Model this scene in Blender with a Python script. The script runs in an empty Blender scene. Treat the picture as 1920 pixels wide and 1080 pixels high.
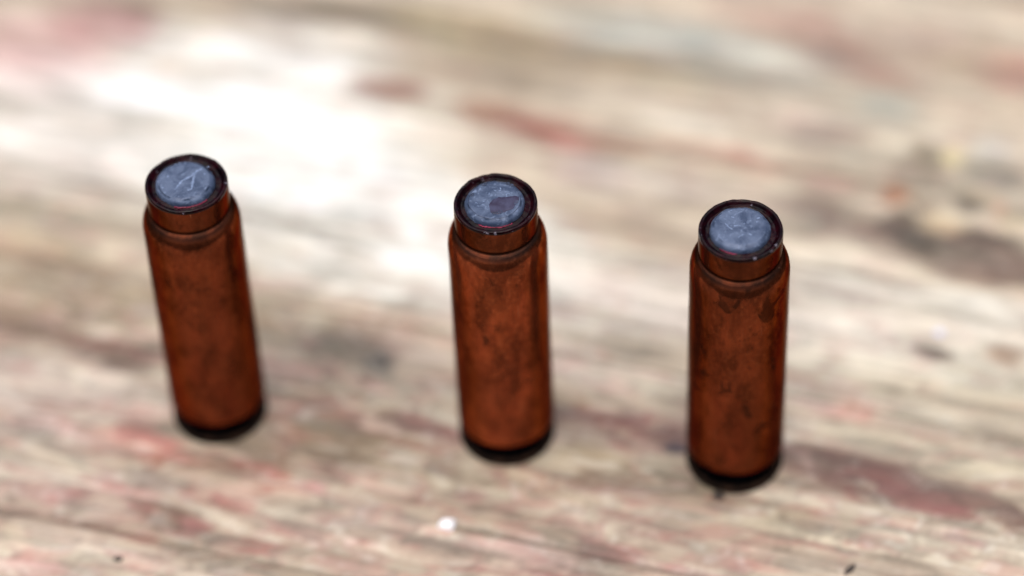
import bpy, bmesh, math, random
import numpy as np
from mathutils import Vector, Matrix, noise as mnoise

MM = 0.001                       # the script is laid out in millimetres
scene = bpy.context.scene
C = scene.collection

# ------------------------------------------------------------------ camera
PITCH, ROLL = 0.8205, -0.0474
CAM = Vector((1.3841, -248.5846, 290.2963))
fwd = Vector((0, math.cos(PITCH), -math.sin(PITCH)))
rt0 = Vector((1, 0, 0)); up0 = rt0.cross(fwd)
rt = math.cos(ROLL) * rt0 + math.sin(ROLL) * up0
up = -math.sin(ROLL) * rt0 + math.cos(ROLL) * up0
cd = bpy.data.cameras.new('camera'); cam = bpy.data.objects.new('camera', cd); C.objects.link(cam)
M = Matrix((rt, up, -fwd)).transposed().to_4x4(); M.translation = CAM * MM
cam.matrix_world = M
cd.sensor_width = 36; cd.lens = 5993.19 * 36 / 1920
cd.clip_start = 0.005; cd.clip_end = 50
cd.dof.use_dof = True
cd.dof.focus_distance = (Vector((0, -2.0, 37.4)) - CAM).dot(fwd) * MM
cd.dof.aperture_fstop = 6.2
cd.dof.aperture_blades = 0
scene.camera = cam

# ------------------------------------------------------------------ sky, sun, exposure
SUN_EL, SUN_AZ = math.radians(80), math.radians(-150)    # high, behind thick cloud
w = bpy.data.worlds.new('World'); scene.world = w; w.use_nodes = True
nt = w.node_tree; nt.nodes.clear()
sky = nt.nodes.new('ShaderNodeTexSky'); sky.sky_type = 'NISHITA'; sky.sun_disc = False
sky.sun_elevation = SUN_EL; sky.sun_rotation = SUN_AZ
sky.air_density = 1.0; sky.dust_density = 6.0; sky.ozone_density = 1.0
bg = nt.nodes.new('ShaderNodeBackground'); bg.inputs['Strength'].default_value = 0.10
wo = nt.nodes.new('ShaderNodeOutputWorld')
nt.links.new(sky.outputs[0], bg.inputs[0]); nt.links.new(bg.outputs[0], wo.inputs[0])
sl = bpy.data.lights.new('sun', 'SUN'); sl.energy = 1.5; sl.angle = math.radians(110); sl.color = (1, .975, .945)
so = bpy.data.objects.new('sun', sl); C.objects.link(so)
sd = Vector((math.sin(SUN_AZ) * math.cos(SUN_EL), math.cos(SUN_AZ) * math.cos(SUN_EL), math.sin(SUN_EL)))
so.rotation_euler = sd.to_track_quat('Z', 'Y').to_euler(); so.location = sd * 1.0
vs = scene.view_settings
vs.view_transform = 'Standard'; vs.look = 'None'; vs.exposure = 0.76; vs.gamma = 1; vs.use_curve_mapping = False

# ------------------------------------------------------------------ node helpers
def mat(name):
    m = bpy.data.materials.new(name); m.use_nodes = True
    n = m.node_tree; n.nodes.clear()
    out = n.nodes.new('ShaderNodeOutputMaterial'); b = n.nodes.new('ShaderNodeBsdfPrincipled')
    n.links.new(b.outputs[0], out.inputs[0])
    return m, n, b
def N(n, t, **k):
    x = n.nodes.new(t)
    for a, v in k.items(): setattr(x, a, v)
    return x
def put(n, sock, v):
    if isinstance(v, bpy.types.NodeSocket): n.links.new(v, sock)
    else: sock.default_value = v
def noi(n, vec, scale, detail=4, rough=.55, dist=0.0):
    x = N(n, 'ShaderNodeTexNoise'); put(n, x.inputs['Vector'], vec)
    x.inputs['Scale'].default_value = scale; x.inputs['Detail'].default_value = detail
    x.inputs['Roughness'].default_value = rough; x.inputs['Distortion'].default_value = dist
    return x.outputs['Fac']
def ramp(n, f, lo, hi, a=0.0, b=1.0):
    x = N(n, 'ShaderNodeMapRange', interpolation_type='SMOOTHSTEP'); put(n, x.inputs['Value'], f)
    for i, v in zip((1, 2, 3, 4), (lo, hi, a, b)): put(n, x.inputs[i], v)
    return x.outputs[0]
def math_(n, op, a, b=0.0):
    x = N(n, 'ShaderNodeMath', operation=op); put(n, x.inputs[0], a); put(n, x.inputs[1], b); return x.outputs[0]
def mix(n, f, a, b, blend='MIX'):
    x = N(n, 'ShaderNodeMix', data_type='RGBA', blend_type=blend)
    put(n, x.inputs[0], f)
    for s, v in ((x.inputs[6], a), (x.inputs[7], b)):
        put(n, s, v if isinstance(v, bpy.types.NodeSocket) else (*v, 1))
    return x.outputs[2]
def scaled(n, vec, s, off=None):
    x = N(n, 'ShaderNodeMapping'); put(n, x.inputs['Vector'], vec); x.inputs['Scale'].default_value = s
    if off is not None: put(n, x.inputs['Location'], off)
    return x.outputs[0]
def bump(n, b, h, dist, strength=1.0):
    x = N(n, 'ShaderNodeBump'); put(n, x.inputs['Height'], h)
    x.inputs['Distance'].default_value = dist; x.inputs['Strength'].default_value = strength
    n.links.new(x.outputs[0], b.inputs['Normal'])

# ------------------------------------------------------------------ mesh helpers
def obj(name, verts, faces, m, parent=None, smooth=True, loc=None):
    me = bpy.data.meshes.new(name); me.from_pydata([Vector(v) * MM for v in verts], [], faces)
    bm = bmesh.new(); bm.from_mesh(me); bmesh.ops.recalc_face_normals(bm, faces=bm.faces); bm.to_mesh(me); bm.free()
    if smooth: me.polygons.foreach_set('use_smooth', [True] * len(me.polygons))
    me.materials.append(m)
    o = bpy.data.objects.new(name, me); C.objects.link(o); o.parent = parent
    if loc: o.location = Vector(loc) * MM
    return o
def round_profile(pts, r_list, seg=5):
    """polyline in (r, z) with each inner corner rounded by a quadratic curve"""
    out = [pts[0]]
    for i in range(1, len(pts) - 1):
        p, a, b = Vector(pts[i]), Vector(pts[i - 1]), Vector(pts[i + 1]); rr = r_list[i]
        if rr <= 0: out.append(tuple(p)); continue
        d0, d1 = (a - p), (b - p); l0, l1 = min(rr, d0.length * .48), min(rr, d1.length * .48)
        s, e = p + d0.normalized() * l0, p + d1.normalized() * l1
        for k in range(seg + 1):
            t = k / seg; q = (1 - t) ** 2 * s + 2 * t * (1 - t) * p + t * t * e; out.append(tuple(q))
    out.append(pts[-1]); return out
def lathe(name, prof, m, parent, seg=128, wob=None, cap0=False, cap1=False):
    vs, fs = [], []
    for (r, z) in prof:
        for k in range(seg):
            a = 2 * math.pi * k / seg
            dr, dz = wob(a, r, z) if wob else (0, 0)
            vs.append(((r + dr) * math.cos(a), (r + dr) * math.sin(a), z + dz))
    for i in range(len(prof) - 1):
        for k in range(seg):
            fs.append((i * seg + k, i * seg + (k + 1) % seg, (i + 1) * seg + (k + 1) % seg, (i + 1) * seg + k))
    if cap0: fs.append(tuple(range(seg)))
    if cap1: fs.append(tuple(range((len(prof) - 1) * seg, len(prof) * seg)))
    return obj(name, vs, fs, m, parent)
def tag(o, label=None, cat=None, group=None, kind=None):
    for k, v in (('label', label), ('category', cat), ('group', group), ('kind', kind)):
        if v: o[k] = v
    return o
def srgb(c):
    c = np.asarray(c, float) / 255
    return np.where(c <= .04045, c / 12.92, ((c + .055) / 1.055) ** 2.4)

POS = {'left': (-34.5215, 5.4448), 'middle': (0, 0), 'right': (26.7374, -5.8682)}

# ------------------------------------------------------------------ the weathered board
# u runs along the grain, v across it (millimetres)
GR = math.radians(-17.5); CU, SU = math.cos(GR), math.sin(GR)
def hsh(i, j, s):
    h = (i.astype(np.int64) * 374761393 + j.astype(np.int64) * 668265263 + s * 1442695041) & 0x7fffffff
    h = ((h ^ (h >> 13)) * 1274126177) & 0x7fffffff
    return ((h ^ (h >> 16)) & 0xffff) / 65535.0
def vn(x, y, s):
    i, j = np.floor(x), np.floor(y); fx, fy = x - i, y - j
    fx = fx * fx * (3 - 2 * fx); fy = fy * fy * (3 - 2 * fy)
    return (hsh(i, j, s) * (1 - fx) + hsh(i + 1, j, s) * fx) * (1 - fy) + (hsh(i, j + 1, s) * (1 - fx) + hsh(i + 1, j + 1, s) * fx) * fy
def fbm(x, y, s, o=4):
    t = 0; a = .5; tot = 0
    for k in range(o):
        t = t + a * vn(x * 2 ** k, y * 2 ** k, s + 17 * k); tot += a; a *= .55
    return t / tot

# worn paint, bleaching, dirt, broad front darkening and contact shade painted at the feet: u, v, half length, half width, colour, strength, turn from the grain
STAINS_AND_SHADE = """
-56.0 43.6 30.1 14.5 252 250 246 0.90 0
-69.3 33.1 14.2 8.6 240 232 226 0.70 0
-29.2 28.9 22.8 10.2 252 250 245 0.90 0
-19.5 22.6 20.4 7.3 255 252 246 0.95 0
-37.3 33.8 22.3 8.5 255 253 249 0.90 0
-12.2 31.1 13.7 6.5 250 246 240 0.80 0
1.5 26.8 12.2 5.5 246 240 230 0.80 0
2.9 21.6 13.4 4.5 240 235 228 0.70 0
20.3 24.9 20.1 6.3 234 222 212 0.85 0
30.4 24.7 16.0 5.4 230 216 208 0.85 0
44.5 27.2 19.9 7.1 228 218 206 0.85 0
38.3 18.5 17.0 5.3 220 210 194 0.70 0
54.3 19.8 13.0 5.3 216 206 188 0.70 0
-44.7 56.4 11.6 6.8 255 252 248 0.80 0
-80.9 49.3 11.0 6.9 224 190 186 0.75 0
-73.0 56.7 8.1 4.0 192 146 144 0.75 0
-68.1 60.3 3.0 1.8 150 115 105 0.60 0
-47.5 65.2 8.1 2.2 160 150 136 0.80 0
-37.3 66.4 8.8 3.5 165 152 134 0.70 0
-24.0 67.3 11.0 4.4 190 176 146 0.80 0
-15.3 65.6 8.7 3.9 178 160 132 0.70 0
-12.6 60.9 11.5 2.9 176 160 140 0.70 0
-31.8 53.4 4.3 2.1 165 118 102 0.90 0
-61.5 50.5 2.2 1.6 215 190 165 0.50 0
-36.1 48.4 2.9 1.5 228 205 195 0.50 0
-16.0 52.2 5.0 2.3 150 108 86 0.80 0
-8.3 50.5 6.4 2.5 160 108 92 0.90 0
0.3 50.5 5.6 1.5 180 140 118 0.80 0
10.7 51.5 7.7 1.3 194 152 132 0.80 0
19.8 51.5 6.3 1.3 200 150 134 0.70 0
29.4 50.6 3.5 1.5 236 180 172 0.70 0
-4.3 48.7 3.5 0.9 230 165 160 0.70 0
-1.1 44.6 4.9 2.8 192 176 172 0.70 0
8.7 45.0 7.6 2.2 200 188 180 0.50 0
1.6 71.5 13.8 4.3 186 188 180 0.85 0
1.7 65.1 10.8 2.3 186 164 124 0.70 0
11.3 64.0 8.6 2.5 180 168 150 0.60 0
10.2 69.1 14.4 4.9 200 194 186 0.50 0
19.2 77.7 10.9 3.9 194 160 148 0.70 -12
27.4 72.7 7.9 2.3 178 140 126 0.70 -12
23.1 72.7 5.8 1.9 160 150 140 0.60 -10
33.2 65.1 5.0 2.9 176 176 166 0.70 0
34.8 79.3 8.7 4.9 206 186 172 0.60 0
48.2 76.1 4.3 3.9 208 148 138 0.70 0
43.9 76.1 5.7 3.9 214 196 172 0.50 0
27.4 58.8 4.9 2.3 136 114 102 0.85 0
21.6 59.8 8.5 2.9 196 178 168 0.50 0
4.1 58.1 14.2 2.5 236 222 206 0.70 0
8.1 56.5 6.4 1.3 238 228 216 0.60 0
42.7 51.3 17.9 8.4 196 184 166 0.60 0
28.6 43.0 5.5 2.8 118 110 98 0.90 0
34.1 42.6 4.1 1.7 134 112 100 0.80 0
28.9 46.5 2.8 2.0 140 126 112 0.60 0
24.8 44.5 3.4 1.7 170 158 146 0.60 0
38.7 43.5 3.0 2.4 104 90 78 0.95 0
42.6 42.6 2.7 3.1 104 96 82 0.90 0
39.6 46.2 1.8 2.2 122 108 94 0.70 0
48.9 43.2 4.8 3.1 104 88 76 0.95 0
53.4 40.5 4.0 2.7 122 98 86 0.90 0
47.6 39.1 4.0 1.8 146 126 112 0.80 0
42.0 38.6 2.0 1.1 130 116 92 0.70 0
40.8 39.8 4.1 1.5 170 146 130 0.60 0
40.3 57.2 3.2 3.2 138 126 106 0.85 0
49.9 55.5 3.2 1.9 124 118 108 0.85 0
47.8 57.5 2.8 1.9 150 146 130 0.60 0
47.0 50.6 1.8 1.9 106 92 80 0.85 0
41.7 49.3 2.1 1.1 150 130 112 0.70 0
37.4 50.5 1.8 2.2 200 142 108 0.90 0
36.7 48.9 1.0 1.1 150 110 86 0.70 0
50.9 50.8 1.1 1.3 214 166 140 0.70 0
43.7 58.3 1.4 1.7 224 206 160 0.80 0
48.3 60.8 2.5 1.9 214 208 200 0.70 0
35.3 47.3 2.1 2.4 214 196 180 0.70 0
44.6 46.4 2.7 1.7 206 186 156 0.80 0
48.7 52.6 2.1 1.5 212 196 170 0.70 0
53.0 49.0 2.1 2.0 206 190 164 0.70 0
35.8 37.6 8.1 2.4 226 214 198 0.80 0
35.5 32.4 12.1 3.1 236 230 222 0.80 0
48.7 33.3 12.0 3.1 232 226 216 0.80 0
-68.9 20.7 8.3 1.9 182 172 150 0.80 0
-58.9 21.2 9.7 1.3 190 180 162 0.70 0
-66.7 14.9 11.0 3.1 198 178 152 0.80 0
-59.1 12.0 8.9 2.2 186 160 142 0.70 0
-45.1 8.8 13.5 3.1 182 166 142 0.70 0
-62.3 5.6 10.8 4.0 190 176 152 0.70 0
-61.0 0.5 6.7 1.8 160 132 116 0.80 0
-52.0 -1.1 4.7 1.8 134 102 92 0.85 0
-47.9 1.0 3.3 1.1 140 134 126 0.60 0
-25.3 14.2 14.8 2.2 190 174 152 0.60 0
-26.6 9.7 13.4 3.6 190 178 158 0.60 0
-57.1 -7.7 13.2 5.0 228 212 202 0.85 0
-48.3 -7.3 9.2 2.7 214 196 184 0.60 0
-55.3 -14.3 8.5 2.6 224 206 200 0.60 0
-56.0 -9.7 3.3 1.2 212 176 172 0.60 0
-22.5 7.6 5.3 3.9 112 106 96 0.90 0
-17.7 6.1 2.4 2.5 70 76 82 0.95 0
-22.1 4.3 3.3 1.4 140 110 108 0.70 0
-20.7 12.8 4.0 1.8 206 168 158 0.70 0
-17.1 11.3 3.3 1.6 206 160 154 0.70 0
-15.5 3.9 3.9 1.4 130 126 120 0.70 0
-13.5 9.3 3.3 2.7 206 190 180 0.60 0
-22.6 -0.5 4.6 1.9 156 142 120 0.70 0
-16.6 -0.3 3.9 1.4 196 182 150 0.60 0
-23.2 -2.9 2.0 1.2 112 100 100 0.60 0
-10.8 -1.9 5.8 1.0 140 100 98 0.80 0
-18.3 -3.4 3.3 1.1 164 110 106 0.70 0
-23.4 -0.3 2.0 1.1 170 120 112 0.60 0
-19.5 -6.2 4.5 2.1 176 158 126 0.70 0
-12.5 -5.0 3.9 1.7 180 160 130 0.60 0
-24.8 -6.7 2.2 1.2 204 130 114 0.80 0
-29.8 -5.4 2.0 0.9 180 100 92 0.60 0
-40.8 -12.8 3.9 1.6 220 150 132 0.80 0
-39.4 -14.8 1.9 1.2 198 134 116 0.75 0
-43.1 -12.1 5.8 1.7 196 150 138 0.70 0
-45.2 -8.3 3.9 1.2 196 166 158 0.60 0
-33.1 -13.5 6.4 1.7 140 100 84 0.70 0
-27.4 -12.5 3.9 1.7 150 110 96 0.70 0
-24.3 -13.6 1.7 1.2 196 132 114 0.80 0
-24.4 -15.5 3.2 1.2 226 150 140 0.70 0
-20.4 -14.6 1.9 1.2 214 136 144 0.80 0
-20.4 -11.6 1.3 0.9 200 120 118 0.70 0
-37.1 -17.4 3.9 1.4 220 196 192 0.60 0
-30.0 -18.6 3.2 1.4 160 104 90 0.90 0
-27.3 -18.8 2.5 1.2 178 112 96 0.80 0
-32.4 -17.5 2.6 1.0 140 98 84 0.80 0
-35.9 -22.6 4.4 1.7 130 96 80 0.90 0
-31.8 -22.9 1.9 1.0 176 110 112 0.70 0
-39.5 -21.8 2.6 1.0 140 102 92 0.60 0
-48.0 -22.5 2.6 1.2 182 134 136 0.70 0
-51.9 -22.8 7.7 1.7 200 168 160 0.60 0
-47.0 -19.9 10.3 1.4 224 210 198 0.70 0
-48.3 -26.9 7.6 1.7 232 216 200 0.80 0
-40.5 -28.2 9.5 1.5 232 216 206 0.70 0
-47.5 -34.0 5.0 1.7 206 170 164 0.70 0
-32.2 -29.4 8.1 1.5 196 170 160 0.60 0
-25.4 -24.4 3.8 1.2 186 140 134 0.60 0
-19.5 -20.5 3.8 1.4 196 156 150 0.60 0
-11.7 -16.1 5.7 1.7 220 200 186 0.60 0
-10.3 -24.7 7.5 1.2 214 178 166 0.60 0
-13.6 -9.9 10.3 2.2 214 202 184 0.60 0
-7.9 -11.4 3.8 1.5 204 182 170 0.50 0
-1.7 -10.5 1.9 1.2 196 142 140 0.70 0
-7.6 -5.7 3.2 1.4 164 130 120 0.60 0
5.0 -6.1 10.2 1.7 206 184 168 0.60 0
14.3 -4.6 7.7 1.4 208 168 160 0.60 0
4.9 6.3 3.9 1.2 176 150 108 0.70 0
8.5 5.0 5.9 2.1 160 124 114 0.80 0
14.1 3.8 4.5 1.9 178 118 108 0.80 0
13.6 2.1 1.7 1.7 190 122 112 0.75 0
14.4 5.2 2.6 1.0 186 120 124 0.70 0
19.4 3.8 3.2 2.4 148 118 112 0.80 0
20.3 2.1 1.4 1.0 70 66 84 0.95 0
11.5 -1.1 7.7 1.4 206 188 158 0.70 0
16.8 -1.7 6.4 1.0 140 132 116 0.60 0
20.2 -2.3 5.7 0.9 120 112 98 0.60 0
6.5 12.9 7.3 2.7 224 208 198 0.70 0
12.3 11.2 5.9 1.8 222 212 196 0.60 0
5.7 16.0 4.0 0.7 140 132 114 0.70 0
12.5 15.7 4.0 0.6 130 122 106 0.70 0
36.1 4.1 4.5 2.2 146 110 100 0.85 0
41.5 2.5 6.4 2.7 150 112 104 0.85 0
47.9 2.5 6.3 2.7 146 112 106 0.85 0
55.5 1.9 6.9 2.5 140 106 98 0.85 0
61.8 1.4 3.8 2.5 150 120 108 0.70 0
42.4 0.5 1.9 1.4 172 112 104 0.70 0
53.4 -0.3 3.1 1.2 140 82 84 0.70 0
48.2 0.5 2.5 1.2 150 90 90 0.60 0
46.6 9.3 10.3 2.2 204 192 172 0.70 0
56.1 9.1 7.7 2.2 206 196 176 0.70 0
39.4 13.1 3.9 1.6 222 174 158 0.80 0
34.3 12.7 3.3 1.2 218 188 180 0.60 0
47.3 24.3 2.6 1.1 104 84 70 0.95 0
56.5 26.1 2.6 1.6 170 140 118 0.70 0
42.5 17.3 2.6 0.9 150 142 126 0.50 0
27.5 -5.9 8.8 1.5 222 208 186 0.80 0
35.6 -5.5 7.6 1.7 222 208 186 0.70 0
43.1 -5.3 8.8 2.0 222 212 194 0.70 0
35.1 -6.1 2.5 1.0 150 146 132 0.60 0
22.9 -9.8 2.5 0.7 140 140 130 0.70 0
27.2 -4.9 1.6 1.0 60 44 34 0.90 0
49.4 -5.7 7.5 1.7 214 200 184 0.60 0
58.2 -2.7 5.6 2.0 180 166 150 0.60 0
49.6 -10.1 3.7 1.3 180 140 130 0.60 0
14.1 -13.8 2.1 0.8 176 110 118 0.80 0
16.1 -15.5 3.8 1.0 156 104 104 0.85 0
19.3 -14.2 3.1 0.7 196 120 124 0.70 0
6.7 -17.2 8.1 1.7 220 188 182 0.70 0
8.7 -19.9 7.5 1.3 206 150 150 0.70 0
11.8 -12.3 3.2 0.8 196 150 146 0.60 0
34.0 -12.8 3.7 0.8 206 150 140 0.60 0
31.4 -9.4 9.4 1.7 222 204 186 0.60 0
26.5 -15.5 6.8 1.0 212 170 166 0.60 0
-0.9 -17.5 7.5 1.7 214 190 178 0.50 0
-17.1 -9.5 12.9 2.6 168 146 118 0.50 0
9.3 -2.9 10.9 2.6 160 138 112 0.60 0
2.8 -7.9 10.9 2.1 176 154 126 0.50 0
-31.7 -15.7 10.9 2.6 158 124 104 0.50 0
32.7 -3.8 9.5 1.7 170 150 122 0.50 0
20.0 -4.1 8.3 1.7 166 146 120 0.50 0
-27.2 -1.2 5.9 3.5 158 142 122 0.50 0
2.4 71.3 14.5 4.5 180 182 174 0.45 0
15.7 67.2 11.5 2.9 180 178 168 0.50 0
-62.3 9.3 14.3 5.9 166 146 122 0.70 0
-59.0 2.7 12.8 3.1 164 140 118 0.60 0
-42.2 10.5 10.8 3.3 176 158 132 0.55 0
-49.1 0.5 8.0 2.2 142 116 100 0.60 0
-23.2 3.3 11.2 4.8 142 126 110 0.60 0
-21.6 -5.9 11.7 3.5 150 128 106 0.65 0
-13.6 -1.3 7.8 2.3 148 122 110 0.55 0
10.8 3.9 9.7 3.1 150 116 106 0.60 0
-22.8 -10.5 7.7 2.1 168 132 116 0.45 0
-20.5 12.1 12.0 1.8 182 164 142 0.50 0
43.9 3.5 12.7 2.9 142 108 100 0.50 0
-34.7 -26.0 18.9 3.4 178 156 142 0.45 0
-20.5 -17.5 16.5 3.4 178 156 142 0.40 0
0.6 -13.9 19.0 3.4 190 170 154 0.45 0
25.4 -10.9 18.8 3.4 192 172 158 0.45 0
49.6 -6.5 16.2 4.2 190 174 156 0.50 0
-44.2 -18.4 12.9 2.6 196 176 162 0.40 0
8.7 -19.9 24.9 2.5 190 164 152 0.40 0
"""
ALB = 0.66        # photographed brightness to reflectance
def build_board():
    x = np.linspace(-120, 130, 641); y = np.linspace(-75, 135, 561)
    X, Y = np.meshgrid(x, y); U = X * CU + Y * SU; V = -X * SU + Y * CU
    # wandering grain
    Vw = V + 2.6 * (fbm(U / 38, V / 14, 3, 3) - .5) + .5 * (fbm(U / 9, V / 4, 5, 2) - .5)
    g1 = fbm(U / 46, Vw / 2.1, 11, 4); g2 = fbm(U / 14, Vw / .62, 23, 3); g3 = fbm(U / 60, Vw / 7.5, 31, 2)
    h = -.12 + .55 * (g3 - .5) + .42 * (g1 - .5) + .16 * (g2 - .5)
    # splits that follow the grain: (v at u = 0, from u, to u, depth, half width)
    crack = np.zeros_like(X)
    for cv, u0, u1, dep, hw, wav in ((13.75, -40, 75, .75, .28, 2), (-25.9, -70, -2, .9, .3, 4), (-15.6, -6, 34, .6, .35, 7),
                                     (27.2, -75, -18, .5, .35, 9), (52.0, -8, 48, .7, .5, 5), (2.2, -70, -38, .5, .4, 8),
                                     (66.0, -60, 30, .5, .4, 6), (-33, 10, 70, .6, .3, 3), (35.5, 10, 46, .45, .3, 1)):
        c = np.exp(-((V - cv - 1.0 * (fbm(U / 20, 0 * U + wav, 40, 3) - .5)) / hw) ** 2)
        c = c * np.clip((U - u0) / 9, 0, 1) * np.clip((u1 - U) / 9, 0, 1) * (.45 + .8 * fbm(U / 5, V * 0, 50 + wav, 2))
        crack = np.maximum(crack, c); h = h - dep * c
    # rough, pitted patch at the back right
    pit = np.exp(-(((U - 47) / 13) ** 2 + ((V - 47) / 9) ** 2))
    pn = fbm(U / 3.2, V / 2.6, 71, 3)
    h = h + pit * 1.6 * (pn - .55)
    for (px, py) in POS.values():                      # each case stands on a level spot
        d = np.hypot(X - px, Y - py); k = np.clip((d - 5.6) / 4.5, 0, 1); k = k * k * (3 - 2 * k)
        h = h * k + (-.03) * (1 - k) - 0.0
        h = np.where(d < 11, np.minimum(h, .05 * k - .02), h)
    # colour of the wood, with stains and painted foot shade on top
    base = np.zeros(X.shape + (3,))
    t = fbm(U / 30, Vw / 5, 61, 3)[..., None]
    base[:] = srgb((198, 182, 162)); base = base * (1 - t) * 1.0 + t * srgb((222, 208, 192))
    st = np.array([[float(q) for q in l.split()] for l in STAINS_AND_SHADE.strip().splitlines()])
    wu = 7.0 * (fbm(U / 9, V / 3.2, 81, 3) - .5); wv = 3.6 * (fbm(U / 11, V / 3.0, 91, 3) - .5)
    brk = fbm(U / 8, Vw / 1.3, 101, 4)
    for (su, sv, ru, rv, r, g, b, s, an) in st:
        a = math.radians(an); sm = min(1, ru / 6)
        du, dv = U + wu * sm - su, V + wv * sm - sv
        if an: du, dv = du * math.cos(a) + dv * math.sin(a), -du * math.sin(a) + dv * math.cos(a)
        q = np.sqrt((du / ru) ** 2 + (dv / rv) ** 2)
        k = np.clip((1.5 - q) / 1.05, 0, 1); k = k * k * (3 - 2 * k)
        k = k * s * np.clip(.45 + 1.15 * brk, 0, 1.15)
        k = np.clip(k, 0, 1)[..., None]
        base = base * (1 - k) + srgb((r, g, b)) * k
    # flecks of old red paint caught in the grain, more to the front
    red = np.clip((fbm(U / 5.5, Vw / 1.1, 111, 3) - .60) * 7, 0, 1) * np.clip((18 - V) / 25, 0.12, 1) * .48
    base = base * (1 - red[..., None]) + srgb((188, 122, 116)) * red[..., None]
    drt = np.clip((fbm(U / 9, Vw / .9, 121, 3) - .60) * 6, 0, 1) * .38
    base = base * (1 - drt[..., None]) + srgb((122, 112, 98)) * drt[..., None]
    # patchy weathering: grey lichen bloom, pink paint haze, bare cream wood
    for sd_, th_, amt, colr, lu, lv in ((201, .53, .40, (150, 142, 130), 4.2, 2.0), (211, .54, .36, (200, 152, 146), 3.4, 1.7), (221, .55, .34, (240, 228, 208), 3.8, 1.6),
                                        (231, .60, .34, (128, 112, 100), 2.2, 1.2), (241, .60, .26, (246, 240, 232), 2.0, 1.1)):
        q = np.clip((fbm((U + 2 * wu) / lu, (V + wv) / lv, sd_, 3) - th_) * 7, 0, 1) * amt
        q = (q * np.clip((62 - V) / 60, .4, 1))[..., None]
        base = base * (1 - q) + srgb(colr) * q
    bands = np.clip((fbm(U / 34, Vw / 3.4, 301, 3) - .5) * 3.2, -1, 1)
    base = base * (1 + .20 * bands[..., None]) ** np.array((.85, 1.0, 1.15))
    # fine grain lines, dirt in the splits and pits
    base = base * (.82 + .36 * g2[..., None]) * (.86 + .26 * np.clip((fbm(U / 7, Vw / 1.9, 141, 4) - .3) / .4, 0, 1)[..., None])
    ck = np.clip(crack * .8, 0, .8)[..., None]; base = base * (1 - ck) + srgb((96, 86, 70)) * ck
    pk = (np.clip((.52 - pn) * 7, 0, 1) * np.clip(pit * 1.3, 0, 1) * .25)[..., None]; base = base * (1 - pk) + srgb((98, 80, 66)) * pk
    base = base ** 1.28 * 1.04 * np.array((.965, 1.0, .975))
    base = np.clip(base * ALB, .01, .66)
    ny, nx = X.shape
    co = np.stack([X, Y, h], -1).reshape(-1, 3) * MM
    idx = np.arange(nx * ny).reshape(ny, nx)
    F = np.stack([idx[:-1, :-1], idx[:-1, 1:], idx[1:, 1:], idx[1:, :-1]], -1).reshape(-1, 4)
    # sides and underside: the board is 18 mm thick
    rim = np.concatenate([idx[0, :], idx[1:, -1], idx[-1, -2::-1], idx[-2:0:-1, 0]])
    low = co[rim].copy(); low[:, 2] = -18 * MM
    n0 = len(co); m = len(rim); k = np.arange(m); k1 = (k + 1) % m
    S = np.stack([rim[k1], rim[k], n0 + k, n0 + k1], -1)
    co = np.concatenate([co, low]); F = np.concatenate([F, S])
    me = bpy.data.meshes.new('wooden_board')
    me.vertices.add(len(co)); me.vertices.foreach_set('co', co.ravel())
    me.loops.add(F.size); me.loops.foreach_set('vertex_index', F.ravel().astype(np.int32))
    me.polygons.add(len(F)); me.polygons.foreach_set('loop_start', np.arange(0, F.size, 4, dtype=np.int32))
    me.update(calc_edges=True); me.validate()
    me.polygons.foreach_set('use_smooth', [True] * len(me.polygons))
    at = me.color_attributes.new('wood_colour', 'FLOAT_COLOR', 'POINT')
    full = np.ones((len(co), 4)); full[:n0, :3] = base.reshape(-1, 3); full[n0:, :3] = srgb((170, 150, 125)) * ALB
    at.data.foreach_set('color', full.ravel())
    # material
    wm, n, b = mat('weathered_wood')
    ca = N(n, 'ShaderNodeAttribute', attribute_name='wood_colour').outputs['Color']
    tc = N(n, 'ShaderNodeTexCoord').outputs['Object']
    rot = N(n, 'ShaderNodeMapping'); put(n, rot.inputs['Vector'], tc); rot.inputs['Rotation'].default_value = (0, 0, -GR)
    gv = scaled(n, rot.outputs[0], (60, 1500, 500)); f1 = noi(n, gv, 1, 5, .6)
    gv2 = scaled(n, rot.outputs[0], (260, 1100, 500)); f2 = noi(n, gv2, 1, 4, .6)
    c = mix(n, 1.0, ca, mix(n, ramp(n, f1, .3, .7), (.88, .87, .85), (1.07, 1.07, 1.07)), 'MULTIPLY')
    c = mix(n, ramp(n, f2, .60, .74, 0, .45), c, (.20, .15, .11))
    c = mix(n, ramp(n, f2, .36, .26, 0, .35), c, (.60, .56, .50))
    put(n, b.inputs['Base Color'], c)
    put(n, b.inputs['Roughness'], ramp(n, f2, .3, .7, .50, .72)); b.inputs['Specular IOR Level'].default_value = .5
    bump(n, b, f1, .00025, .7)
    me.materials.append(wm)
    o = bpy.data.objects.new('wooden_board', me); C.objects.link(o); o.location.z = -.0013
    tag(o, 'weathered pale wooden board with worn red paint under the three cartridges', 'board', kind='structure')
    return h, x, y
BH, BX, BY = build_board()
def ground(px, py):
    return float(BH[np.abs(BY - py).argmin(), np.abs(BX - px).argmin()]) - 1.30

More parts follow.
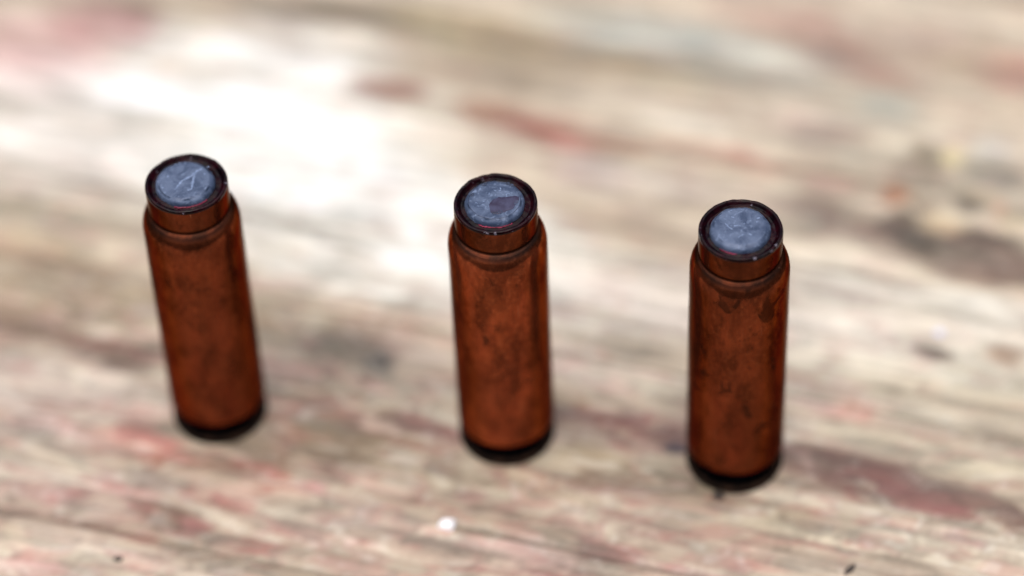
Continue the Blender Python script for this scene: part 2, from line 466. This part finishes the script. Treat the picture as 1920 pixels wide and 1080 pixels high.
# ------------------------------------------------------------------ materials of the cartridges
def copper_mat():
    m, n, b = mat('tarnished_copper')
    tc = N(n, 'ShaderNodeTexCoord').outputs['Object']
    oi = N(n, 'ShaderNodeObjectInfo'); sep = N(n, 'ShaderNodeSeparateColor'); n.links.new(oi.outputs['Color'], sep.inputs[0])
    seed = math_(n, 'MULTIPLY', sep.outputs[1], 40.0)
    cx = N(n, 'ShaderNodeCombineXYZ'); 
    for k in range(3): n.links.new(seed, cx.inputs[k])
    def P(s): return scaled(n, tc, s, cx.outputs[0])
    big = noi(n, P((170, 170, 110)), 1, 4, .6)
    mid = noi(n, P((430, 430, 250)), 1, 5, .62)
    fin = noi(n, P((1900, 1900, 1500)), 1, 4, .6)
    spots = noi(n, P((430, 430, 300)), 1, 3, .5, .6)
    c = mix(n, ramp(n, big, .32, .68), (.150, .0345, .0140), (.330, .072, .0275))
    c = mix(n, ramp(n, mid, .43, .66, 0, .70), c, (.075, .0195, .0090))
    c = mix(n, ramp(n, fin, .45, .75, 0, .40), c, (.44, .12, .050))
    c = mix(n, ramp(n, noi(n, P((1300, 1300, 1000)), 1, 3, .5), .62, .74, 0, .55), c, (.05, .014, .006))
    lo = math_(n, 'SUBTRACT', .70, math_(n, 'MULTIPLY', sep.outputs[0], .115))
    sp = ramp(n, spots, lo, math_(n, 'ADD', lo, .10))
    sp = math_(n, 'MULTIPLY', sp, .72)
    c = mix(n, sp, c, (.030, .015, .010))
    # darker colour in the crease where the neck meets the shoulder
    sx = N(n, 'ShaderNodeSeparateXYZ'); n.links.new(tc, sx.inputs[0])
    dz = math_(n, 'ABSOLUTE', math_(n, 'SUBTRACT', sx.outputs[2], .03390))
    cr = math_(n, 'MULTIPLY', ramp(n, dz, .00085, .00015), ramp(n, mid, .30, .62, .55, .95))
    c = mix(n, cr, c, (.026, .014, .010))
    # the neck was annealed: darker brown than the body
    c = mix(n, math_(n, 'MULTIPLY', ramp(n, sx.outputs[2], .0336, .0345), ramp(n, big, .3, .7, .62, .38)), c, (.050, .016, .0075))
    # each case has its own depth of tarnish
    c = mix(n, sep.outputs[2], c, (.030, .0085, .004))
    # fine upright scratches
    scr = noi(n, P((5200, 5200, 120)), 1, 2, .5)
    sk = math_(n, 'MULTIPLY', ramp(n, scr, .70, .74), ramp(n, big, .5, .6, 0, .45))
    c = mix(n, sk, c, (.42, .20, .11))
    put(n, b.inputs['Base Color'], c)
    b.inputs['Metallic'].default_value = .8; b.inputs['Specular IOR Level'].default_value = 0.0; b.inputs['Specular Tint'].default_value = (.42, .36, .32, 1)
    put(n, b.inputs['Roughness'], math_(n, 'ADD', ramp(n, mid, .3, .7, .11, .24), math_(n, 'MULTIPLY', sp, .25)))
    bump(n, b, mid, .00004, .5)
    return m
def black_mat():
    m, n, b = mat('groove_shade_black')  # near black, holds the deep shade of the groove
    tc = N(n, 'ShaderNodeTexCoord').outputs['Object']
    f = noi(n, tc, 700, 4)
    put(n, b.inputs['Base Color'], mix(n, ramp(n, f, .35, .7), (.0004, .0006, .0010), (.0010, .0013, .0020)))
    b.inputs['Metallic'].default_value = 0; b.inputs['Roughness'].default_value = .6
    b.inputs['Specular IOR Level'].default_value = .0
    return m
def sealant_mat():
    m, n, b = mat('dark_red_sealant')
    tc = N(n, 'ShaderNodeTexCoord').outputs['Object']
    oi = N(n, 'ShaderNodeObjectInfo'); v = scaled(n, tc, (1, 1, 1))
    ad = N(n, 'ShaderNodeVectorMath', operation='ADD'); n.links.new(tc, ad.inputs[0]); n.links.new(oi.outputs['Random'], ad.inputs[1])
    f = noi(n, ad.outputs[0], 650, 4, .6); f2 = noi(n, ad.outputs[0], 1100, 3, .6)
    c = mix(n, ramp(n, f, .35, .7), (.002, .0003, .0007), (.014, .0006, .0022))
    sx = N(n, 'ShaderNodeSeparateXYZ'); n.links.new(tc, sx.inputs[0])
    onlip = ramp(n, sx.outputs[2], .03705, .03745)
    chip = math_(n, 'MULTIPLY', ramp(n, f2, .66, .70), onlip)       # lacquer chipped off the lip
    c = mix(n, math_(n, 'MULTIPLY', chip, .55), c, (.22, .20, .25))
    put(n, b.inputs['Base Color'], c)
    put(n, b.inputs['Roughness'], ramp(n, f, .3, .7, .08, .22)); b.inputs['Specular IOR Level'].default_value = .14
    bump(n, b, f2, .00008, .6)
    return m
def face_mat():
    m, n, b = mat('frosted_lead_sky_tint')
    tc = N(n, 'ShaderNodeTexCoord').outputs['Object']
    oi = N(n, 'ShaderNodeObjectInfo')
    ml = math_(n, 'MULTIPLY', oi.outputs['Random'], 3.0)
    ad = N(n, 'ShaderNodeVectorMath', operation='ADD'); n.links.new(tc, ad.inputs[0]); n.links.new(ml, ad.inputs[1])
    f = noi(n, ad.outputs[0], 420, 4, .6, 1.2); f2 = noi(n, ad.outputs[0], 1300, 3, .6, 1.5)
    c = mix(n, ramp(n, f, .35, .65), (.034, .050, .092), (.080, .106, .168))  # blue of the reflected sky is put into the base colour
    c = mix(n, ramp(n, f2, .54, .72, 0, .6), c, (.17, .22, .33))
    put(n, b.inputs['Base Color'], c)
    b.inputs['Metallic'].default_value = .2; b.inputs['Specular IOR Level'].default_value = .25
    put(n, b.inputs['Roughness'], ramp(n, f2, .3, .7, .30, .50))
    bump(n, b, f2, .00010, .6)
    return m
def plain_mat(name, col, rough, metal=0.0, c2=None, sc=900, spec=.25):
    m, n, b = mat(name)
    tc = N(n, 'ShaderNodeTexCoord').outputs['Object']
    put(n, b.inputs['Base Color'], mix(n, ramp(n, noi(n, tc, sc, 3), .3, .7), col, c2 or tuple(v * .7 for v in col)))
    b.inputs['Roughness'].default_value = rough; b.inputs['Metallic'].default_value = metal
    b.inputs['Specular IOR Level'].default_value = spec
    return m
COP, BLK, SEA, FAC = copper_mat(), black_mat(), sealant_mat(), face_mat()
RIM = plain_mat('sooty_rim', (.022, .011, .0065), .7, .0, (.003, .002, .0015), spec=.05)
SCF = plain_mat('pale_scuff', (.19, .25, .38), .5, 0, (.11, .15, .24))
BUB = plain_mat('lacquer_bubble', (.020, .026, .046), .15, 0, (.05, .065, .11))
PAT = plain_mat('purple_lacquer_film', (.018, .012, .032), .35, 0, (.040, .040, .078), 900)
CRI = plain_mat('crimson_lacquer', (.20, .012, .045), .2, 0, (.10, .006, .02), 700)

# ------------------------------------------------------------------ cartridges
H, RN, RB, RT = 37.64, 4.64, 5.74, 5.57          # height, mouth radius, body radius at the base and at the shoulder
RF = 3.36                                         # radius of the bullet face
FZ = H + .32
def ridge(name, lines, m, parent, width=.12, hgt=.045, z=0.0, seed=1):
    """low uneven ridges that follow polylines on the bullet face; one mesh for one mark"""
    rnd = random.Random(seed); vs, fs = [], []
    for pl in lines:
        pts = []
        for i in range(len(pl) - 1):
            for k in range(5):
                t = k / 5; pts.append(Vector(pl[i]).lerp(Vector(pl[i + 1]), t))
        pts.append(Vector(pl[-1])); b0 = len(vs)
        for i, p in enumerate(pts):
            d = (pts[min(i + 1, len(pts) - 1)] - pts[max(i - 1, 0)]).normalized(); nn = Vector((-d.y, d.x))
            p = p + nn * rnd.uniform(-.05, .05)
            wd = width * rnd.uniform(.35, 1.3) * (.3 if i in (0, len(pts) - 1) else 1)
            for (s, hh) in ((-1, -.01), (-.45, hgt), (.45, hgt), (1, -.01)):
                q = p + nn * wd * s; vs.append((q.x, q.y, z + hh * (rnd.uniform(.6, 1.2) if hh > 0 else 1)))
        for i in range(len(pts) - 1):
            for k in range(3):
                a = b0 + i * 4 + k; fs.append((a, a + 1, a + 5, a + 4))
        fs += [(b0, b0 + 1, b0 + 2, b0 + 3), tuple(b0 + (len(pts) - 1) * 4 + k for k in (3, 2, 1, 0))]
    return obj(name, vs, fs, m, parent)
def blob(name, outline, m, parent, z, th=.03, seed=1):
    """thin film with a rounded rim over an outline"""
    n = len(outline); c = sum((Vector(p) for p in outline), Vector((0, 0))) / n
    # densify
    pts = []
    rnd = random.Random(seed)
    for i in range(n):
        a, b = Vector(outline[i]), Vector(outline[(i + 1) % n])
        for k in range(6):
            q = a.lerp(b, k / 6); pts.append(q + Vector((rnd.uniform(-.035, .035), rnd.uniform(-.035, .035))))
    vs, fs = [], []; m_ = len(pts)
    for sc, zz in ((1, -.012), (.985, th * .6), (.95, th), (.5, th * 1.1)):
        for p in pts: q = c + (p - c) * sc; vs.append((q.x, q.y, z + zz))
    for r in range(3):
        for k in range(m_): fs.append((r * m_ + k, r * m_ + (k + 1) % m_, (r + 1) * m_ + (k + 1) % m_, (r + 1) * m_ + k))
    fs.append(tuple(range(3 * m_, 4 * m_)))
    return obj(name, vs, fs, m, parent)
def ring(name, c, rx, ry, tube, m, parent, z, rot=0, seg=28):
    vs, fs = [], []
    for i in range(seg):
        a = 2 * math.pi * i / seg
        for k in range(8):
            t = 2 * math.pi * k / 8; tb = tube * (1 + .3 * math.sin(2 * a + 1))
            x, y = (rx + tb * math.cos(t)) * math.cos(a), (ry + tb * math.cos(t)) * math.sin(a)
            vs.append((c[0] + x * math.cos(rot) - y * math.sin(rot), c[1] + x * math.sin(rot) + y * math.cos(rot), z + tb * .8 * math.sin(t)))
    for i in range(seg):
        for k in range(8):
            fs.append((i * 8 + k, ((i + 1) % seg) * 8 + k, ((i + 1) % seg) * 8 + (k + 1) % 8, i * 8 + (k + 1) % 8))
    return obj(name, vs, fs, m, parent)

DROP = 1.30                                        # the head reaches this far below the case's datum
def make_cartridge(pos, label, spots, dark, seed, turn, foff):
    e = bpy.data.objects.new('cartridge', None); C.objects.link(e); e.location = Vector((*pos, -DROP)) * MM
    e.empty_display_size = .005
    tag(e, label, 'cartridge', 'copper cartridges standing on the board')
    ph = seed * 7.3
    # drawn copper case: body, rounded shoulder, crease, straight neck, turned lip
    prof = [(4.6, 2.08), (RB - .22, 2.08), (RB, 2.32), (RB, 3.0)]
    for k in range(1, 25):
        z = 3.0 + (H - 6.0 - 3.0) * k / 24; prof.append((RB + (RT - RB) * z / H, z))
    zs = H - 6.0; r0 = prof[-1][0]
    sh = [(r0, zs), (r0 - .10, zs + .75), (r0 - .32, zs + 1.45), (r0 - .62, zs + 1.95), (RN + .16, zs + 2.16), (RN - .10, zs + 2.34),
          (RN - .02, zs + 2.62), (RN + .02, zs + 3.0), (RN + .02, H - .85), (RN + .01, H - .5), (RN - .04, H - .30), (RN - .35, H - .22)]
    prof += round_profile(sh, [.5] * len(sh), 4)[1:]
    def wob(a, r, z):
        q = (mnoise.noise(Vector((math.cos(a) * 1.3 + ph, math.sin(a) * 1.3, z * .09))) * .05
             + mnoise.noise(Vector((math.cos(a) * 4 + ph, math.sin(a) * 4, z * .5))) * .008)
        return (q, .04 * mnoise.noise(Vector((math.cos(a) * 1.5, math.sin(a) * 1.5 + ph, 3))) if z > zs else 0)
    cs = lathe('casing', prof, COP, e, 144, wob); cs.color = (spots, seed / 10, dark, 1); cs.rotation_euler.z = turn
    # extractor groove with its deep shade painted black, then the thin tarnished rim the case stands on
    gp = round_profile([(4.6, -.38), (5.10, -.38), (5.10, 1.75), (5.45, 2.04), (4.6, 2.2)], [0, .06, .25, .04, 0], 3)
    gv = lathe('extractor_groove', gp, BLK, e, 96); gv['label'] = 'black groove just above the rim'
    hp = round_profile([(3.2, -DROP - .03), (5.50, -DROP - .03), (5.72, -DROP + .15), (5.72, -.55), (5.55, -.35), (4.7, -.33)], [0, .15, .12, .12, .08, 0], 3)
    rm = lathe('base_rim', hp, RIM, e, 96, cap0=True); rm['label'] = 'dark brown rim at the foot of the case'
    # lacquer over the lip and in the channel round the bullet
    sp = [(RN + .022, H - .42), (RN + .028, H - .24), (RN - .03, H - .05), (RN - .20, H), (RN - .34, H - .06), (RN - .50, H - .34),
          (RN - .72, H - .58), (RN - .90, H - .62), (RF - .05, H - .50), (RF - .3, H - .6)]
    def swob(a, r, z):
        q = mnoise.noise(Vector((math.cos(a) * 3 + ph, math.sin(a) * 3, r))) * .10 + mnoise.noise(Vector((math.cos(a) * 9 + ph, math.sin(a) * 9, r * 2))) * .05
        return (q * .5 if r < RN - .3 else q * .12, q if r < RN else 0)
    sr = lathe('sealant_ring', round_profile(sp, [.06] * len(sp), 3), SEA, e, 144, swob)
    sr['label'] = 'dark red glossy sealant over the case mouth'
    # flat bullet face with a soft stepped edge
    def fwob(a, r, z):
        q = mnoise.noise(Vector((math.cos(a) * 2.2 + ph, math.sin(a) * 2.2, 9))) * .10 + mnoise.noise(Vector((math.cos(a) * 7 + ph, math.sin(a) * 7, 4))) * .04
        return (q if r > 2.95 else q * .3 if r > 2 else 0, mnoise.noise(Vector((r * math.cos(a) * .9 + ph, r * math.sin(a) * .9, 1))) * .03)
    fp = [(RF, FZ - 1.1), (RF, FZ - .72), (RF - .06, FZ - .42), (RF - .20, FZ - .20), (RF - .40, FZ - .11), (2.95, FZ - .10), (2.84, FZ - .02)]
    fp += [(2.78 - 2.7 * k / 10, FZ + .02 * k / 10) for k in range(11)]
    fc = lathe('bullet_face', fp, FAC, e, 96, fwob, cap1=True); fc['label'] = 'blue grey scuffed flat bullet face'
    for part in (cs, gv, rm, sr): part.location.z = DROP * MM
    fc.location = Vector((*foff, DROP)) * MM
    return e, fc

eL, fL = make_cartridge(POS['left'], 'copper cartridge with a pale forked streak across its grey tip, leftmost', .45, .34, 1.0, .6, (-.13, 0))
eM, fM = make_cartridge(POS['middle'], 'copper cartridge with bubbles and a purple patch on its tip, between the other two', .5, .0, 3.7, 2.2, (-.10, .05))
eR, fR = make_cartridge(POS['right'], 'copper cartridge with the most dark tarnish spots on its case, nearest and rightmost', 1.0, .42, 6.1, 4.1, (-.05, .06))

Z = FZ + .015
def loc2(px, py, cx, cy, rx, ry): return ((px - cx) / rx * RF, -(py - cy) / ry * RF)
L = lambda x, y: loc2(x, y, 667, 395, 303, 225)
ridge('pale_streak', [[L(575, 490), L(610, 440), L(640, 400), L(720, 360), L(790, 300), L(850, 272)], [L(775, 330), L(750, 410), L(742, 490), L(700, 500)]],
      SCF, fL, .13, .05, Z, 3)['label'] = 'pale forked streak'
for k, (x, y) in enumerate(((560, 220), (612, 216), (668, 202), (486, 340), (452, 468), (872, 330), (590, 505), (905, 270))):
    a = L(x, y); ridge('pale_fleck', [[a, (a[0] + .22 * math.cos(k * 2.1), a[1] + .22 * math.sin(k * 2.1))]], SCF, fL, .10, .04, Z, 20 + k)
Mm = lambda x, y: loc2(x, y, 692, 415, 307, 240)
p = blob('purple_patch', [Mm(*q) for q in ((640, 450), (672, 410), (735, 385), (820, 388), (900, 378), (945, 392), (935, 440), (900, 480), (880, 520), (800, 548), (720, 575), (650, 552), (638, 505))], PAT, fM, Z, .02, 2)
p['label'] = 'purple lacquer patch on the bullet face'
for (x, y, rx, ry, rot) in ((600, 232, .30, .17, .3), (835, 238, .17, .15, 0), (872, 258, .17, .14, 0), (745, 552, .22, .20, .2), (690, 560, .22, .12, 0), (912, 455, .30, .12, .9), (470, 345, .10, .22, -.4)):
    c = Mm(x, y); ring('lacquer_bubble', c, rx, ry, .06, BUB, fM, Z + .02, rot)
ring('lacquer_seam', (0, 0), 2.86, 2.86, .035, BUB, fM, FZ - .03, 0, 72)
for k, (x, y) in enumerate(((740, 320), (765, 300), (855, 350), (820, 345), (690, 300), (540, 290), (520, 450), (600, 420), (640, 330))):
    a = Mm(x, y); ridge('pale_fleck', [[a, (a[0] + .35 * math.cos(k * 1.3 + .6), a[1] + .35 * math.sin(k * 1.3 + .6))]], SCF, fM, .07, .03, Z, 40 + k)
Rr = lambda x, y: loc2(x, y, 765, 410, 300, 230)
for k, (pl) in enumerate((((620, 370), (660, 415), (690, 435)), ((690, 300), (720, 320)), ((700, 400), (735, 395), (770, 405)), ((930, 330), (970, 325)), ((840, 490), (870, 500)),
                          ((730, 520), (790, 490)), ((540, 500), (580, 540)), ((690, 240), (705, 232)), ((800, 385), (815, 380)), ((925, 370), (940, 366)))):
    ridge('pale_fleck', [[Rr(*q) for q in pl]], SCF, fR, .08, .035, Z, 60 + k)
# crimson lacquer that has crept up the front edge of each bullet face
for f, a0, a1, sd in ((fL, -1.9, -.75, 1), (fM, -2.15, -1.0, 2), (fR, -2.35, -1.75, 3)):
    pts = [((RF + .10) * math.cos(a0 + (a1 - a0) * k / 8), (RF + .10) * math.sin(a0 + (a1 - a0) * k / 8)) for k in range(9)]
    ridge('crimson_seam', [pts], CRI, f, .09, .08, H - .50, sd)['label'] = 'crimson lacquer seam along the front of the bullet face'

# ------------------------------------------------------------------ crumbs lying on the board
def crumb(name, pos, size, m, label, cat, seed, rot=0, sink=.15):
    rnd = random.Random(seed); bm = bmesh.new()
    bmesh.ops.create_icosphere(bm, subdivisions=2, radius=.5)
    for v in bm.verts:
        d = v.co.normalized(); f = 1 + .45 * mnoise.noise(d * 1.6 + Vector((seed, 0, 0))) + .15 * mnoise.noise(d * 4 + Vector((0, seed, 0)))
        q = Vector((d.x * size[0], d.y * size[1], d.z * size[2])) * .5 * f
        v.co = q
    zmin = min(v.co.z for v in bm.verts)
    for v in bm.verts: v.co.z = max(v.co.z, zmin * .7); v.co *= MM
    zmin = min(v.co.z for v in bm.verts)
    for v in bm.verts: v.co.z -= zmin
    me = bpy.data.meshes.new(name); bm.to_mesh(me); bm.free()
    me.polygons.foreach_set('use_smooth', [True] * len(me.polygons)); me.materials.append(m)
    o = bpy.data.objects.new(name, me); C.objects.link(o)
    o.location = Vector((pos[0], pos[1], ground(*pos) - sink)) * MM; o.rotation_euler.z = rot
    return tag(o, label, cat)
WHT = plain_mat('white_paint_chip', (.80, .80, .80), .45, 0, (.78, .78, .80))
BWH = plain_mat('bluish_paint_chip', (.50, .54, .68), .5, 0, (.58, .60, .70))
DRK = plain_mat('dark_wood_crumb', (.05, .04, .035), .7)
crumb('paint_chip', (-7.46, -14.1), (2.0, 1.7, 1.0), WHT, 'bright white paint chip lying in front of the middle cartridge', 'paint chip', 5)
crumb('paint_chip', (53.4, 12.5), (1.4, 1.1, .5), BWH, 'small bluish white paint chip on the board far to the right', 'paint chip', 8)
crumb('wood_splinter', (38.56, -23.4), (1.9, .7, .6), DRK, 'dark splinter lying in front of the right cartridge near the bottom edge', 'splinter', 11, .75, .1)
crumb('dirt_crumb', (-45.8, -16.8), (1.0, .8, .6), DRK, 'tiny dark crumb on the board at lower left', 'crumb', 14, 0, .1)
crumb('dirt_crumb', (24.4, -11.75), (1.6, 1.1, .6), DRK, 'dark crumb against the foot of the right cartridge', 'crumb', 17, -.3, .15)
